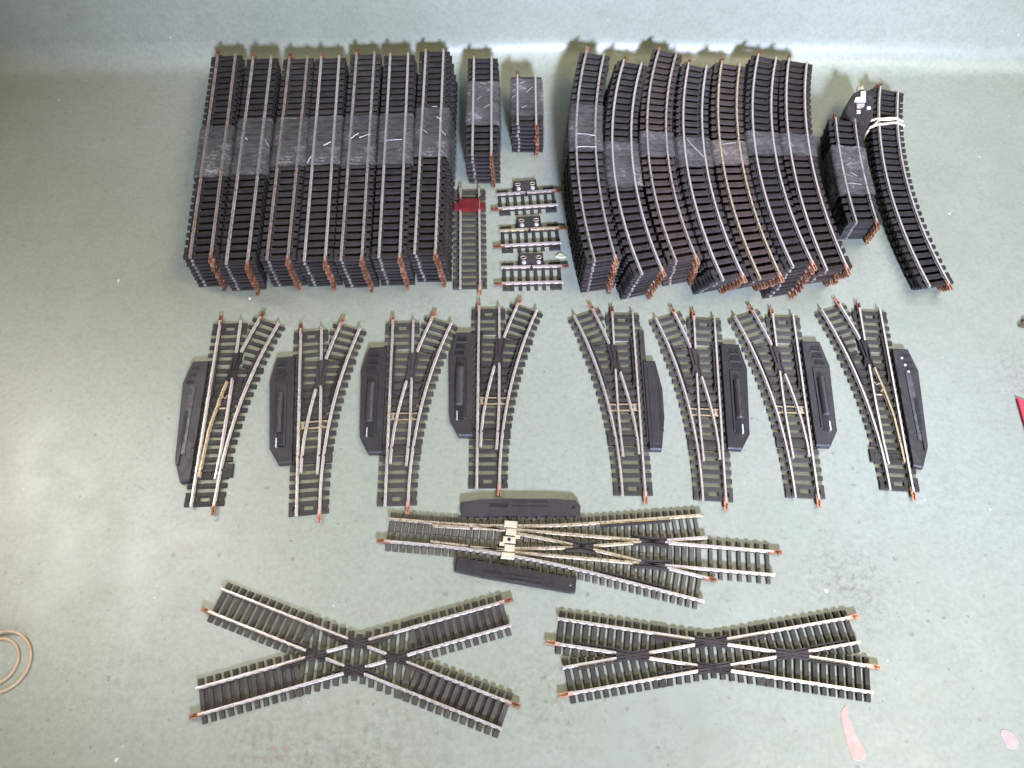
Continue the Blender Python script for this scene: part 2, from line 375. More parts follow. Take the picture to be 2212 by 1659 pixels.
ORD = ['topmost', 'second', 'third', 'fourth', 'fifth', 'sixth', 'seventh', 'eighth', 'ninth', 'tenth', 'eleventh']
def stack(kind, where, n, near, far, mid=None, basept=None, path=None, plast='blk', railm='railg', ns=32, tape=None, tapem='tape', lead=3, jit=1.0, crease_glints=(), joinm=None, topz=None):
    """near/far: photo positions (left rail, right rail) of the top track's ends"""
    h = (n - 1) * T_ + 4.7
    P = [G(*p, h) for p in near]; Q = [G(*p, h) for p in far]
    a = ((P[0][0] + P[1][0]) / 2, (P[0][1] + P[1][1]) / 2); b = ((Q[0][0] + Q[1][0]) / 2, (Q[0][1] + Q[1][1]) / 2)
    dx, dy = b[0] - a[0], b[1] - a[1]; L = sqrt(dx * dx + dy * dy); rot = atan2(-dx, dy)
    if mid:
        Mx = [G(*p, h) for p in mid]; m = ((Mx[0][0] + Mx[1][0]) / 2, (Mx[0][1] + Mx[1][1]) / 2)
        # bulge to the left of the chord at the surveyed point
        sgn = ((m[0] - a[0]) * dy - (m[1] - a[1]) * dx) / L; along = ((m[0] - a[0]) * dx + (m[1] - a[1]) * dy) / L
        sag = -sgn; R = along * (L - along) / (2 * sag) + sag / 2
        R = min(max(R, 440), 700)
        path = arc(L, R)
    else:
        path = straight(L)
    sh = (0, 0)
    if basept:
        e = G(*basept, 4); p0 = P[0]
        sh = (e[0] - p0[0], e[1] - p0[1])
    bm = base_mesh(path, ns, 4.2 if L > 160 else 4.0, lead); rm = [rail_mesh(path, -g), rail_mesh(path, g)]
    for k in range(n):
        depth = n - 1 - k                                    # 0 = top
        u = depth / max(1, n - 1)
        j = jit if depth else 0
        lx = a[0] + sh[0] * u + random.uniform(-.7, .7) * j; ly = a[1] + sh[1] * u + random.uniform(-.6, .6) * j
        lab = ('topmost %s in the %s' % (kind, where)) if depth == 0 else ('%s, %s from top, %s' % (kind, ORD[depth], where))
        r = root(kind.replace(' ', '_'), lab, 'model track', (lx, ly, k * T_), rot + radians(random.uniform(-.25, .25)) * j, 'tracks in the ' + where)
        put('sleepers', bm, M[plast if plast != 'mix' else random.choice(['blk', 'brn'])], r)
        rmat = M[railm] if depth == 0 else M[random.choice(['railg', 'railg', 'rail', 'railr'])]
        for me in rm: put('rail', me, rmat, r)
        jm = M[joinm] if (joinm and depth == 0) else M[random.choice(['join', 'join', 'joinb', 'joind'])]
        x, y = path.off(0, g); an = path.f(0)[2]; put_joiner(r, x, y, an + pi, jm)
        x, y = path.off(1, -g); an = path.f(1)[2]; put_joiner(r, x, y, an, M['joind'] if random.random() < .6 else jm)
    if tape:
        xm = (near[0][0] + near[1][0]) / 2; xf = (far[0][0] + far[1][0]) / 2
        yn = (near[0][1] + near[1][1]) / 2; yf = (far[0][1] + far[1][1]) / 2
        ts = []
        for yy in (tape[1], tape[0]):
            k = (yn - yy) / (yn - yf); p = G(xm + (xf - xm) * k, yy, h)
            ts.append(((p[0] - a[0]) * dx + (p[1] - a[1]) * dy) / L / L)
        sc, cs = sin(-rot), cos(-rot)
        shl = (sh[0] * cs - sh[1] * sc, sh[0] * sc + sh[1] * cs)
        mb = MB(); nn = 18
        us = [-15.7, -13, -10.2, -8.7, -7.2, -4, 0, 4, 7.2, 8.7, 10.2, 13, 15.7]
        zt = [h - 2.1, h - 1.3, h - .5, h - .22, h - .5, h - 1.2, h - 1.5, h - 1.2, h - .5, h - .22, h - .5, h - 1.3, h - 2.1]
        prof = [(-16.1, 1.0, 1), (-16.3, h * .33, .66), (-16.1, h * .66, .33)] + [(u_, z_, 0) for u_, z_ in zip(us, zt)] + [(16.1, h * .66, .33), (16.3, h * .33, .66), (16.1, 1.0, 1)]
        vs = []
        for i in range(nn + 1):
            tt = ts[0] + (ts[1] - ts[0]) * i / nn; x, y, an = path.f(tt)
            for u_, z_, s_ in prof:
                jz = random.uniform(-.22, .1) if abs(abs(u_) - 8.7) > .1 else 0
                ju = random.uniform(-.15, .35) * (1 if u_ > 0 else -1) if abs(u_) > 15 else 0
                vs.append((x + (u_ + ju) * cos(an) + shl[0] * s_, y - (u_ + ju) * sin(an) + shl[1] * s_ + (random.uniform(-.4, .4) if i in (0, nn) else 0), z_ + jz))
        m_ = len(prof)
        fs = [(i * m_ + j_, (i + 1) * m_ + j_, (i + 1) * m_ + j_ + 1, i * m_ + j_ + 1) for i in range(nn) for j_ in range(m_ - 1)]
        mb.add(vs, fs); me = mb.mesh('clear_tape')
        me.polygons.foreach_set('use_smooth', [True] * len(me.polygons))
        to = put('clear_tape', me, M[tapem], None, (a[0], a[1], 0), rot)
        tagged(to, 'crinkled clear tape wrapped round the ' + where, 'tape', 'clear tape round the stacks')
        for (q0, q1, wd) in crease_glints:
            p0, p1 = G(*q0, h + .4), G(*q1, h + .4)
            # crease pieces in the tape's local frame
            def loc(p):
                X, Y = p[0] - a[0], p[1] - a[1]; return (X * cs - Y * sc, X * sc + Y * cs)
            l0, l1 = loc(p0), loc(p1); cm = MB()
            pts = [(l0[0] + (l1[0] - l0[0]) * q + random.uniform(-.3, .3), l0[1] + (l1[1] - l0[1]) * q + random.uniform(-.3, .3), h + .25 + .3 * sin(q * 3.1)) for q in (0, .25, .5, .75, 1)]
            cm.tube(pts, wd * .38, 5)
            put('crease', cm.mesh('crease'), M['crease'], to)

# --- the seven taped stacks of long straights
SL = ['leftmost stack of long straight tracks', 'second stack from left of long straight tracks', 'third stack from left of long straight tracks',
      'fourth, middle stack of long straight tracks', 'fifth stack from left of long straight tracks', 'sixth stack from left of long straight tracks',
      'seventh, rightmost stack of long straight tracks']
ST = [(9, ((408.6, 555), (453.8, 552)), ((467.7, 116), (509.4, 113)), (442, 616), (270, 380), 'railr', [((509, 322), (517, 327), .9)]),
      (10, ((487.8, 569), (532, 566)), ((546.5, 121), (584.7, 119.5)), (515, 625), (253, 375), 'railg', [((530, 297), (534, 301), 1.4), ((572, 302), (580, 315), 1.)]),
      (9, ((575, 559), (620, 556)), ((624, 121), (664, 120)), (602, 616), (253, 356), 'railr', [((602, 350), (630, 350), .45), ((606, 255), (640, 255), .4)]),
      (9, ((656, 562), (701, 558)), ((692.5, 121), (733, 118)), (680, 617), (248, 354), 'rail', [((663, 352), (672, 338), 1.6), ((699, 314), (714, 307), 1.8)]),
      (9, ((735, 562), (780, 556)), ((768.9, 111), (809, 110.8)), (760, 619), (248, 354), 'railg', [((757, 299), (774, 288), 1.5), ((776, 297), (800, 289), 1.0)]),
      (10, ((817.6, 557), (862.0, 549)), ((841.9, 114), (881.8, 112.5)), (838, 617), (243, 352), 'rail', [((832, 303), (868, 301), .8)]),
      (9, ((894, 548), (940, 542)), ((918.2, 104), (959, 106)), (917, 607), (230, 336), 'rail', [((943, 252), (952, 258), 1.5), ((914, 279), (923, 288), .8), ((952, 280), (963, 292), 1.), ((932, 230), (945, 230), .6)])]
for i, (n, nr, fr, bp, tp, rl, cr) in enumerate(ST):
    stack('straight track', SL[i], n, nr, fr, None, bp, plast='blk', railm=rl, tape=tp, crease_glints=cr, joinm='join', jit=.8)
# --- the two short stacks in the middle
stack('short straight track', 'taller middle stack of shorter straights', 8, ((1018.7, 333), (1062.0, 331)), ((1022.2, 121), (1063, 118.5)), None, (1026, 392),
      ns=17, railm='rail', tape=(173, 267), joinm='joind', crease_glints=[((1030, 215), (1040, 208), .5), ((1046, 232), (1056, 226), .5), ((1036, 178), (1050, 181), .4)])
stack('very short straight track', 'small stack of very short straights', 8, ((1117, 267), (1159.3, 264)), ((1116.5, 161), (1157.6, 159)), None, (1120, 326),
      ns=9, railm='rail', tape=(168, 248), joinm='joind', crease_glints=[((1123, 180), (1133, 176), .5), ((1136, 200), (1150, 188), .6), ((1106, 212), (1114, 205), .5), ((1128, 232), (1138, 228), .5)])
# --- the seven taped stacks of curves
CL = ['leftmost stack of curved tracks', 'second stack from left of curved tracks', 'third stack from left of curved tracks',
      'fourth, middle stack of curved tracks', 'fifth stack from left of curved tracks', 'sixth stack from left of curved tracks',
      'rightmost of the seven big stacks of curves']
CU = [(10, ((1285, 562.5), (1330.4, 555)), ((1265.7, 108.6), (1306.9, 112.3)), ((1243.8, 276), (1287, 276)), (1269, 628), (225, 322), 'blk', 'railg', 'tape', [((1246, 288), (1285, 292), .7), ((1246, 317), (1288, 317), .7)]),
      (9, ((1386.4, 590), (1432.5, 582)), ((1347, 127), (1388, 134)), ((1321.5, 294.6), (1365, 292)), (1355, 640), (305, 400), 'blk', 'rail', 'tape', []),
      (9, ((1461, 564), (1504.9, 554)), ((1423.6, 101.3), (1463.6, 111)), ((1397, 285), (1440.7, 288)), (1446, 612), (283, 335), 'brn', 'railg', 'tape', []),
      (9, ((1562, 604.5), (1607, 594)), ((1487.4, 132.3), (1528.2, 142)), ((1475.7, 291), (1520.2, 291)), (1512, 630), (295, 357), 'blk', 'rail', 'tape', [((1484, 300), (1519, 339), .8)]),
      (9, ((1642.4, 602), (1687, 593)), ((1559.3, 128), (1599.7, 139)), ((1554.7, 306), (1598, 306)), (1588, 622), (302, 352), 'brn', 'raily', 'tapeb', [((1560, 312), (1590, 308), .5)]),
      (9, ((1714.2, 577.7), (1757.2, 566)), ((1638, 114.7), (1678.9, 122)), ((1627, 289), (1671.6, 292)), (1668, 642), (284, 332), 'blk', 'rail', 'tape', []),
      (9, ((1787, 586.8), (1831, 572)), ((1704.4, 123.8), (1745.0, 131)), ((1702.6, 295), (1747, 296)), (1742, 616), (288, 335), 'brn', 'rail', 'tape', [])]
for i, (n, nr, fr, md, bp, tp, pl, rl, tm, cr) in enumerate(CU):
    stack('curved track', CL[i], n, nr, fr, md, bp, plast=pl, railm=rl, tape=tp, tapem=tm, crease_glints=cr, ns=31, jit=1.0 if i < 3 else 1.5, joinm='joinb')
stack('short curved track', 'squat taped stack beside the banded curves', 10, ((1853, 487), (1893, 470)), ((1804.8, 252.4), (1848, 255.6)), ((1823, 360), (1866, 358)), (1831, 520),
      ns=16, railm='railg', tape=(314, 417), joinm='join', crease_glints=[((1838, 372), (1850, 380), .5), ((1832, 395), (1862, 398), .4)])
stack('curved track', 'low stack of curves held by a rubber band', 4, ((2010.4, 622.8), (2050, 606)), ((1902.7, 186), (1941.2, 192)), ((1904.3, 322.5), (1946, 318)), (1991, 627),
      ns=31, railm='rail', joinm='joinb', jit=1.2)

# ------------------------------------------------------------------ single straight with the red clip
def place(toe, heel, h=4.0):
    A = [G(*p, h) for p in toe]; B = [G(*p, h) for p in heel]
    a = ((A[0][0] + A[1][0]) / 2, (A[0][1] + A[1][1]) / 2); b = ((B[0][0] + B[1][0]) / 2, (B[0][1] + B[1][1]) / 2)
    dx, dy = b[0] - a[0], b[1] - a[1]; return a, sqrt(dx * dx + dy * dy), atan2(-dx, dy)
def local(pt, a, rot, h=4.0):
    p = G(*pt, h); X, Y = p[0] - a[0], p[1] - a[1]; c, q = cos(-rot), sin(-rot)
    return (X * c - Y * q, X * q + Y * c)
a, L, rot = place(((993.5, 623), (1036.8, 620.5)), ((995, 407), (1034, 405)))
r = root('straight_track', 'single loose straight track with a red clip lying across its far end', 'model track', (*a, 0), rot)
p = straight(L); put('sleepers', base_mesh(p, 16, 3.7), M['olv'], r)
put('rail', rail_mesh(p, -g), M['rail'], r); put('rail', rail_mesh(p, g), M['rail'], r)
put_joiner(r, g, 0, pi, M['joinb']); put_joiner(r, -g, L, 0, M['rail'])
mb = MB(); y0 = local((1015, 456), a, rot)[1]; y1 = local((1015, 432), a, rot)[1]
mb.box(0, (y0 + y1) / 2, 2.3, 6.4, 19.0, y1 - y0, 0, .7)
rc = root('track_clip', 'dark red plastic clip across the loose straight track', 'clip', (*a, 0), rot)
put('body', mb.mesh('body'), M['red'], rc)
for sx in (-1, 1):
    mb = MB(); mb.box(sx * 12.2, (y0 + y1) / 2 - .5, 2.3, 4.6, 5.4, (y1 - y0) * .62, 0, .5); mb.box(sx * 9.4, y1 + 1.3, 2.4, 5.2, 2.0, 4.5, 0, .3)
    put('lug', mb.mesh('lug'), M['red'], rc)

# ------------------------------------------------------------------ three power feed tracks
PT = [(((1073.5, 417), (1075, 452)), ((1201, 407.5), (1204, 444)), 'uppermost', 'joind', 'railg'), (((1079.3, 495.4), (1081, 532)), ((1210, 487), (1211.8, 527)), 'middle one', 'joind', 'raily'),
      (((1083.5, 576), (1082.6, 612)), ((1216, 571), (1214.3, 611)), 'lowest', 'join', 'rail')]
for nr, fr, wh, jm, rl in PT:
    a, L, rot = place(nr, fr)
    r = root('power_track', 'very short track with black terminal block and screws, %s of the three' % wh, 'model track', (*a, 0), rot, 'short power feed tracks')
    p = straight(L); put('sleepers', base_mesh(p, 8, 3.2, 2.6), M['olv'], r)
    put('rail', rail_mesh(p, -g), M[rl], r); put('rail', rail_mesh(p, g), M['rail'], r)
    put_joiner(r, g, 0, pi, M[jm]); put_joiner(r, -g, L, 0, M[jm])
    mb = MB(); mb.prism([(-10.6, L / 2 - 11), (-10.6, L / 2 + 11), (-19, L / 2 + 10.2), (-24, L / 2 + 8.8), (-24, L / 2 - 8.8), (-19, L / 2 - 10.2)], 0, 3.4, .5)
    tb = put('terminal_block', mb.mesh('terminal_block'), M['hou'], r)
    for sy in (-1, 1):
        mb = MB(); mb.disc(-13.2, L / 2 + sy * 6.6, 3.4, 4.9, 2.0); put('screw', mb.mesh('screw'), M['silver'], tb)
        mb = MB(); mb.tube([(-19 + 1.6 * cos(k * pi / 5), L / 2 + sy * 6.9 + 2.6 * sin(k * pi / 5), 3.7) for k in range(10)], .45, 6, True)
        put('contact', mb.mesh('contact'), M['brass'], tb)
        mb = MB(); mb.box(-18, L / 2 + sy * 10.2, 0, 4.6, 10, 1.2); put('rib', mb.mesh('rib'), M['dark'], tb)
    mb = MB(); mb.box(-g, L / 2, 4.0, 4.85, 2.6, 1.0); mb.box(-g + 1, L / 2, 2.2, 3.9, 5, 2.4); put('insulator', mb.mesh('insulator'), M['dark'], r)

# ------------------------------------------------------------------ turnouts
R0 = 438.; L0 = 168.; AN = radians(22.5)
def tpath(o, t0, t1, s, n=14):
    """rail of the diverging route, offset o; s = +1 diverges right, -1 left"""
    out = []
    for i in range(n):
        a = AN * (t0 + (t1 - t0) * i / (n - 1)); out.append((s * (R0 - (R0 - o) * cos(a)), (R0 - o) * sin(a)))
    return out
def turnout_meshes(s, old):
    K = {}
    mb = MB(); pitch = 7.25; ns = 23; y = 3.2; ys = [3.2 + i * (L0 - 6.4) / 22 for i in range(23)]
    def edge(o, y):       # x of diverging offset o at depth y
        return R0 - sqrt((R0 - o) ** 2 - y * y)
    for i, y in enumerate(ys):
        split = 122 if old else 136
        if y < split:
            tl = (y / (R0)) * .5 * .8
            xr = edge(g, y) + 6.6
            sleeper(mb, s * -15, y, s * xr, y - (xr + 15) * sin(tl) * .5 * (1 if y > 60 else .3), 4.0)
            for x in (-g, edge(g, y)): chair(mb, s * x, y - (max(0, x) + 15) * sin(tl) * .5 * (1 if y > 60 else .3), 0)
            if y > 70 and y < 108:
                for x in (g, edge(-g, y)): chair(mb, s * x, y - .5, 0)
        else:
            sleeper(mb, s * -15, y, s * min(15, edge(-g, y) - 1.5 if old is None else 14), y, 3.6)
            for x in (-g, g): chair(mb, s * x, y, 0)
    na = 5 if not old else 7
    for i in range(na):
        t = 1 - (3.0 + i * 7.25) / (R0 * AN)
        a_ = AN * t; inner = -15 if i < 3 else -g + 1
        # the inner end must clear the straight track's sleepers
        def pt(o): return (s * (R0 - (R0 - o) * cos(a_)), (R0 - o) * sin(a_))
        o0 = -15
        while pt(o0)[0] * s < 15.3: o0 += .5
        A = pt(o0); B = pt(15.0); sleeper(mb, *A, *B, 3.6)
        for o in (-g, g):
            if o > o0 + 2: x, y = pt(o); chair(mb, x, y, -s * a_)
    # webs under the rails and end bars
    mb.sweep([(s * -g, 2), (s * -g, 166)], [(-1.3, .2), (1.3, .2), (1.3, 1.2), (-1.3, 1.2)])
    mb.sweep([(s * g, 2), (s * g, 166)], [(-1.3, .2), (1.3, .2), (1.3, 1.15), (-1.3, 1.15)])
    mb.sweep(tpath(g, .02, .98, s), [(-1.3, .2), (1.3, .2), (1.3, 1.1), (-1.3, 1.1)])
    mb.sweep(tpath(-g, .4, .98, s), [(-1.3, .2), (1.3, .2), (1.3, 1.05), (-1.3, 1.05)])
    for sx in (-1, 1):
        mb.box(sx * 13.2, 6.8, .1, 2.0, 3, 7); mb.box(s * sx * 12.8, 161, .1, 2.0, 3, 7); mb.box(sx * 5.5, 161, .1, 1.9, 3.2, 6)
        mb.box(sx * 5.5, 6.8, .1, 1.9, 3.2, 6)
    # wide sleeper pair at the throw bar
    ty = 49 if not old else 30
    mb.box(s * 14.6, ty, .12, 2.35, 6.5 if not old else 9, 11.5, 0, .5); mb.box(0, ty, .1, 1.5, 26, 11)
    mb.prism([(s * (-g + 2), 74), (s * (g + 1.5), 74), (s * (g + 9), 112), (s * (-g + 2), 112)], .1, .9)
    K['sleepers'] = mb.mesh('sleepers')
    fr0, fr1 = 111., 135.                       # frog span along the straight
    def rl(path): m = MB(); m.sweep(path, RAIL); return m.mesh('rail')
    K['rails'] = [rl([(s * -g, 0), (s * -g, L0 * .5), (s * -g, L0)]), rl([(s * g, 0.), (s * g * 1.0, 12)] if False else tpath(g, 0, 1, s, 22)),
                  rl([(s * g, fr1), (s * g, L0)]), rl(tpath(-g, .79, 1, s, 6))]
    b0 = 33. if not old else 22.
    K['blades'] = [rl([(s * (g - 2.2), b0), (s * (g - 1.2), b0 + 18), (s * (g - .3), 72), (s * g, fr0)]),
                   rl([(s * (-g + 2.6), b0 + 2), (s * (-g + 3.0), b0 + 14)] + [(x, y) for x, y in tpath(-g, .36, .625, s, 10)])]
    m = MB()
    xf = s * g
    for k in (-1, 1):
        pass
    m.sweep([(s * (g - 4.2), fr0 - 1), (s * (g - 2.4), 118), (s * (g - 2.5), 128)], [(-.6, 1.8), (.6, 1.8), (.6, 4.3), (-.6, 4.3)])
    m.sweep([(s * (g + 3.2), fr0 - 1), (s * (g + 2.2), 118), (s * (g + 5.4), 134)], [(-.6, 1.8), (.6, 1.8), (.6, 4.3), (-.6, 4.3)])
    m.prism([(s * (g - .4), 119), (s * (g + .6), 119), (s * (g + 3.2), fr1), (s * (g - .9), fr1)], 1.8, 4.4, .2)
    m.prism([(s * (g - 5.2), fr0 - 1), (s * (g + 1.2), fr0 - 1), (s * (g + 3.2), 124), (s * (g + 5.2), fr1), (s * (g - 2.6), fr1), (s * (g - 3.6), 122)], 1.6, 3.0, .3)
    K['frog'] = m.mesh('frog')
    cr = []
    m = MB(); m.sweep([(s * (-g + 3.6), 96), (s * (-g + 2.6), 101), (s * (-g + 2.6), 136), (s * (-g + 3.6), 141)], [(-.55, 1.9), (.55, 1.9), (.55, 4.3), (-.55, 4.3)]); cr.append(m.mesh('check_rail'))
    m = MB(); m.sweep(tpath(g - 2.8, .55, .83, s, 8), [(-.55, 1.9), (.55, 1.9), (.55, 4.3), (-.55, 4.3)]); cr.append(m.mesh('check_rail'))
    K['checks'] = cr
    m = MB()
    if not old:
        m.box(s * 2.6, 79, 2.3, 2.9, 25, 1.0, s * -.02); m.box(s * 2.6, 73.5, 2.3, 2.85, 25, 1.1, s * -.02); m.box(s * -5, 76, 2.3, 2.8, 3, 5); m.box(s * 9.5, 76, 2.3, 2.8, 3, 5)
    else:
        m.tube([(s * (g - 6), 86, 4), (s * (g - 9), 90, 4.6), (s * (g - 7), 94, 4.8), (s * (g - 3), 92, 4.6), (s * (g - 1.5), 95, 4.4)], .55, 6)
        m.box(s * 3, 84, 2.3, 3, 10, 1.2)
    K['spring'] = m.mesh('spring')
    m = MB(); m.box(s * 1.0, ty, 1.9, 2.9, 30, 2.2, 0, .2); K['bar'] = m.mesh('throw_bar')
    return K
KEY = {}
def turnout(label, toe, heel, s, kind, jm, railm='rail'):
    a, L, rot = place(toe, heel)
    old = kind == 'old'
    if (s, old) not in KEY: KEY[(s, old)] = turnout_meshes(s, old)
    K = KEY[(s, old)]
    r = root('turnout_track', label, 'model turnout', (*a, 0), rot, 'turnouts in a row across the sheet')
    put('sleepers', K['sleepers'], M['olv'], r)
    for me in K['rails']: put('rail', me, M[railm], r)
    for me, bl in zip(K['blades'], ('brass' if old else railm, railm)): put('point_blade', me, M['brass'] if (old and me is K['blades'][1]) else M['rail'], r)
    put('frog', K['frog'], M['frog'], r)
    for me in K['checks']: put('check_rail', me, M['frog'], r)
    put('spring_wire', K['spring'], M['brass'], r); put('throw_bar', K['bar'], M['hou'], r)
    put_joiner(r, g, 0, pi, M[jm]); put_joiner(r, -g, L0, 0, M['joind' if random.random() < .5 else jm])
    o = -g if s > 0 else g
    x, y = tpath(o * s, 1, 1, s, 2)[0]
    put_joiner(r, x, y, s * AN, M[jm])
    # point motor housing beside the straight stock rail
    if kind == 'old':
        poly = [(-12.6, 128), (-12.2, 21), (-19.5, 20), (-26.3, 38), (-30.8, 108), (-25.5, 128)]
    elif kind == 'slim':
        poly = [(-14.5, 119), (-14.5, 38), (-24, 38), (-28.2, 66), (-28.6, 92), (-24.5, 119)]
    else:
        poly = [(-12.5, 141), (-12.5, 44), (-23.5, 44), (-30.6, 58), (-32.8, 118), (-27.5, 141)]
    mb = MB(); mb.prism([(x * s, y) for x, y in poly], 0, 5.2, 1.2)
    ho = put('motor_housing', mb.mesh('motor_housing'), M['hou'], r)
    def bx(nm, mt, x, y, z0, z1, lx, ly, ins=.2):
        m = MB(); m.box(x * s, y, z0, z1, lx, ly, 0, ins); put(nm, m.mesh(nm), M[mt], ho)
    if kind == 'std':
        bx('barrel_seat', 'hou', -22.4, 87, 5.15, 6.2, 9.5, 56, .6)
        m = MB(); m.lathe_x(-23.4 * s, 0, 6.4, 3.4, 70, 106); put('barrel', m.mesh('barrel'), M['barrel'], ho)
        bx('slot', 'dark', -22.2, 65, 5.2, 6.7, 5.4, 14); bx('highlight_strip', 'silver', -24.9, 61.5, 5.3, 6.9, 1.4, 8)  # silver strip paints the white highlight beside the slot
        for k, yy in enumerate((120, 127, 134)): bx('terminal_slot', 'dark', -24.4 + k * .9, yy, 4.9, 5.6, 8 - k * .4, 3.6, .05)
        for k, yy in enumerate((123.5, 130.5)): bx('terminal_rib', 'barrel', -23.2 + k * .7, yy, 5.0, 6.2, 9, 1.3, .1)
        bx('side_bar', 'olv', -14.4, 90, 2.5, 3.4, 2.4, 94)
    elif kind == 'old':
        bx('cover_plate', 'barrel', -21.5, 74, 5.1, 5.9, 5, 62, .3)
        bx('slot', 'dark', -23.2, 66, 5.2, 6.15, 3.4, 30); bx('lever', 'hou', -23.4, 43, 5.2, 6.6, 2.2, 18)
        for k, yy in enumerate((108, 114.5, 121)):
            bx('terminal_slot', 'dark', -24.5 + k * 1.1, yy, 4.8, 5.5, 6.4, 3, .05)
            if s < 0: m = MB(); m.disc(s * (-22.0 + k * 1.6), yy - 2.5, 5, 5.9, 1.2, 8); put('terminal_pin', m.mesh('terminal_pin'), M['silver'], ho)
        for yy in (50, 86): bx('clip_lug', 'hou', -13.6, yy, 5.0, 6.0, 2.4, 4)
    else:
        bx('cover_plate', 'hou', -20.5, 78, 5.15, 5.7, 7, 70, .3)
        bx('slot', 'dark', -25.2, 62, 4.8, 5.5, 3.0, 16, .05); bx('slot', 'dark', -23.5, 92, 5.0, 5.45, 1.0, 30, .05); bx('slot', 'dark', -25.6, 82, 5.0, 5.42, .8, 26, .05)
        bx('side_bar', 'olv', -15.2, 98, 2.0, 3.6, 4.5, 104)
TR = [('turnout diverging right, leftmost of the row, with brass coloured blade', ((415, 1096), (458.3, 1092)), ((476.8, 694.5), (518, 690)), 1, 'old', 'join'),
      ('second turnout from the left, diverging right, with barrel motor on its left', ((640, 1114), (688.7, 1111)), ((649.8, 707), (693.2, 706)), 1, 'std', 'joinb'),
      ('third turnout from the left, diverging right, one joiner touching the three-way turnout', ((831.7, 1094), (879.7, 1091)), ((848.8, 693), (891.7, 693)), 1, 'std', 'joinb'),
      ('fourth turnout from the left, highest of the right-diverging ones', ((1029.8, 1056), (1078, 1053)), ((1034.8, 662.7), (1077.6, 661)), 1, 'std', 'joinb'),
      ('left-diverging turnout with the slim flat motor housing', ((1348.4, 1072), (1391.5, 1069)), ((1323.2, 681.5), (1366, 679)), -1, 'slim', 'joinb'),
      ('left-diverging turnout, sixth of the row, second after the wide gap', ((1520, 1083), (1567.5, 1081.5)), ((1499.8, 685), (1542, 682.5)), -1, 'std', 'joinb'),
      ('left-diverging turnout, seventh of the row, second from the right end', ((1720.3, 1078.4), (1766.8, 1074)), ((1670.3, 680), (1711.6, 677.8)), -1, 'std', 'joinb'),
      ('rightmost turnout of the row, with brass coloured blade and silver terminal pins', ((1927, 1063), (1969, 1057.6)), ((1856.3, 666), (1899.6, 662.2)), -1, 'old', 'joinb')]
for a_ in TR: turnout(*a_)

# ------------------------------------------------------------------ three-way turnout
a, L, rot = place(((835.5, 1120), (833.3, 1168)), ((1671.3, 1189.7), (1675.5, 1243)))
r = root('three_way_turnout', 'long three-way turnout with two black motors and a cream tie plate', 'model turnout', (*a, 0), rot)
def bf(s):
    if s < 30: return 0.
    if s < 158: return (s - 30) ** 2 / (2 * 760.)
    return 128 ** 2 / (2 * 760.) + (s - 158) * .1684
def bang(s): return 0 if s < 30 else min((s - 30) / 760., .1684)
def br(side, o, s0, s1, n=None):
    """side -1 = left branch, +1 = right; o offset toward local +x"""
    n = n or max(3, int((s1 - s0) / 8)); out = []
    for i in range(n):
        q = s0 + (s1 - s0) * i / (n - 1); aa = bang(q) * side; out.append((side * bf(q) + o * cos(aa), q - o * sin(aa)))
    return out
LB = 237.
mb = MB(); ns = 44
for i in range(ns):
    q = 3.2 + i * (5.3 if i < 20 else 5.3)
    if q > LB - 1: break
    W = bf(q) + 15.2
    if q < 200:
        sleeper(mb, -W, q, 0, q + (0 if q < 80 else bang(q) * W * .25), (4.0 if q < 150 else 3.4)); sleeper(mb, 0, q + (0 if q < 80 else bang(q) * W * .25), W, q, (4.0 if q < 150 else 3.4))
        for x in (-W + 6.5, W - 6.5): chair(mb, x, q, 0)
    else:
        for sd in (-1, 1):
            aa = bang(q); cx, cy = sd * bf(q), q
            A_ = (cx + sd * 15 * cos(aa), cy - 15 * sin(aa)); B_ = (cx - sd * 9.5 * cos(aa), cy + 9.5 * sin(aa)); sleeper(mb, *A_, *B_, (4.0 if q < 150 else 3.4))
            chair(mb, cx + sd * 8.7 * cos(aa), cy - 8.7 * sin(aa), -sd * aa)
        sleeper(mb, -12.5, q + 1.2, 12.5, q + 1.2, 4.2, 2.05)
q = LB + 4
while q < L - 2:
    sleeper(mb, -15, q, 15, q, (4.0 if q < 150 else 3.4))
    for x in (-g, g): chair(mb, x, q, 0)
    q += 6.9
for o in (-1, 1):
    mb.sweep(br(o, o * g, 2, LB - 2), [(-1.3, .2), (1.3, .2), (1.3, 1.2), (-1.3, 1.2)])
    mb.sweep([(o * g, 2), (o * g, L - 2)], [(-1.3, .2), (1.3, .2), (1.3, 1.1), (-1.3, 1.1)])
    mb.sweep(br(o, -o * g, 90, LB - 2), [(-1.3, .2), (1.3, .2), (1.3, 1.0), (-1.3, 1.0)])
put('sleepers', mb.mesh('sleepers'), M['olv2'], r)
def rl(path, mt='rail', nm='rail'): m = MB(); m.sweep(path, RAIL); put(nm, m.mesh(nm), M[mt], r)
for o in (-1, 1):
    rl(br(o, o * g, 0, LB), 'raily' if o < 0 else 'rail')
    rl([(o * (g - 2.4), 34), (o * (g - 1.6), 62)], 'raily', 'point_blade')
    rl([(o * (g - 1.2), 64), (o * g, 100), (o * g, 188)], 'raily')
    rl([(o * g, 207), (o * g, L)])
    rl(br(o, -o * g - o * 1.0, 66, 90, 5), 'raily', 'point_blade')
    rl(br(o, -o * g, 92, 138), 'raily')
    rl(br(o, -o * g, 153, 188), 'raily'); rl(br(o, -o * g, 207, LB))
def frog(pts_list, base):
    m = MB()
    for pth in pts_list: m.sweep(pth, [(-.6, 1.8), (.6, 1.8), (.6, 4.3), (-.6, 4.3)])
    m.prism(base, 1.7, 3.1, .3); put('frog', m.mesh('frog'), M['frog'], r)
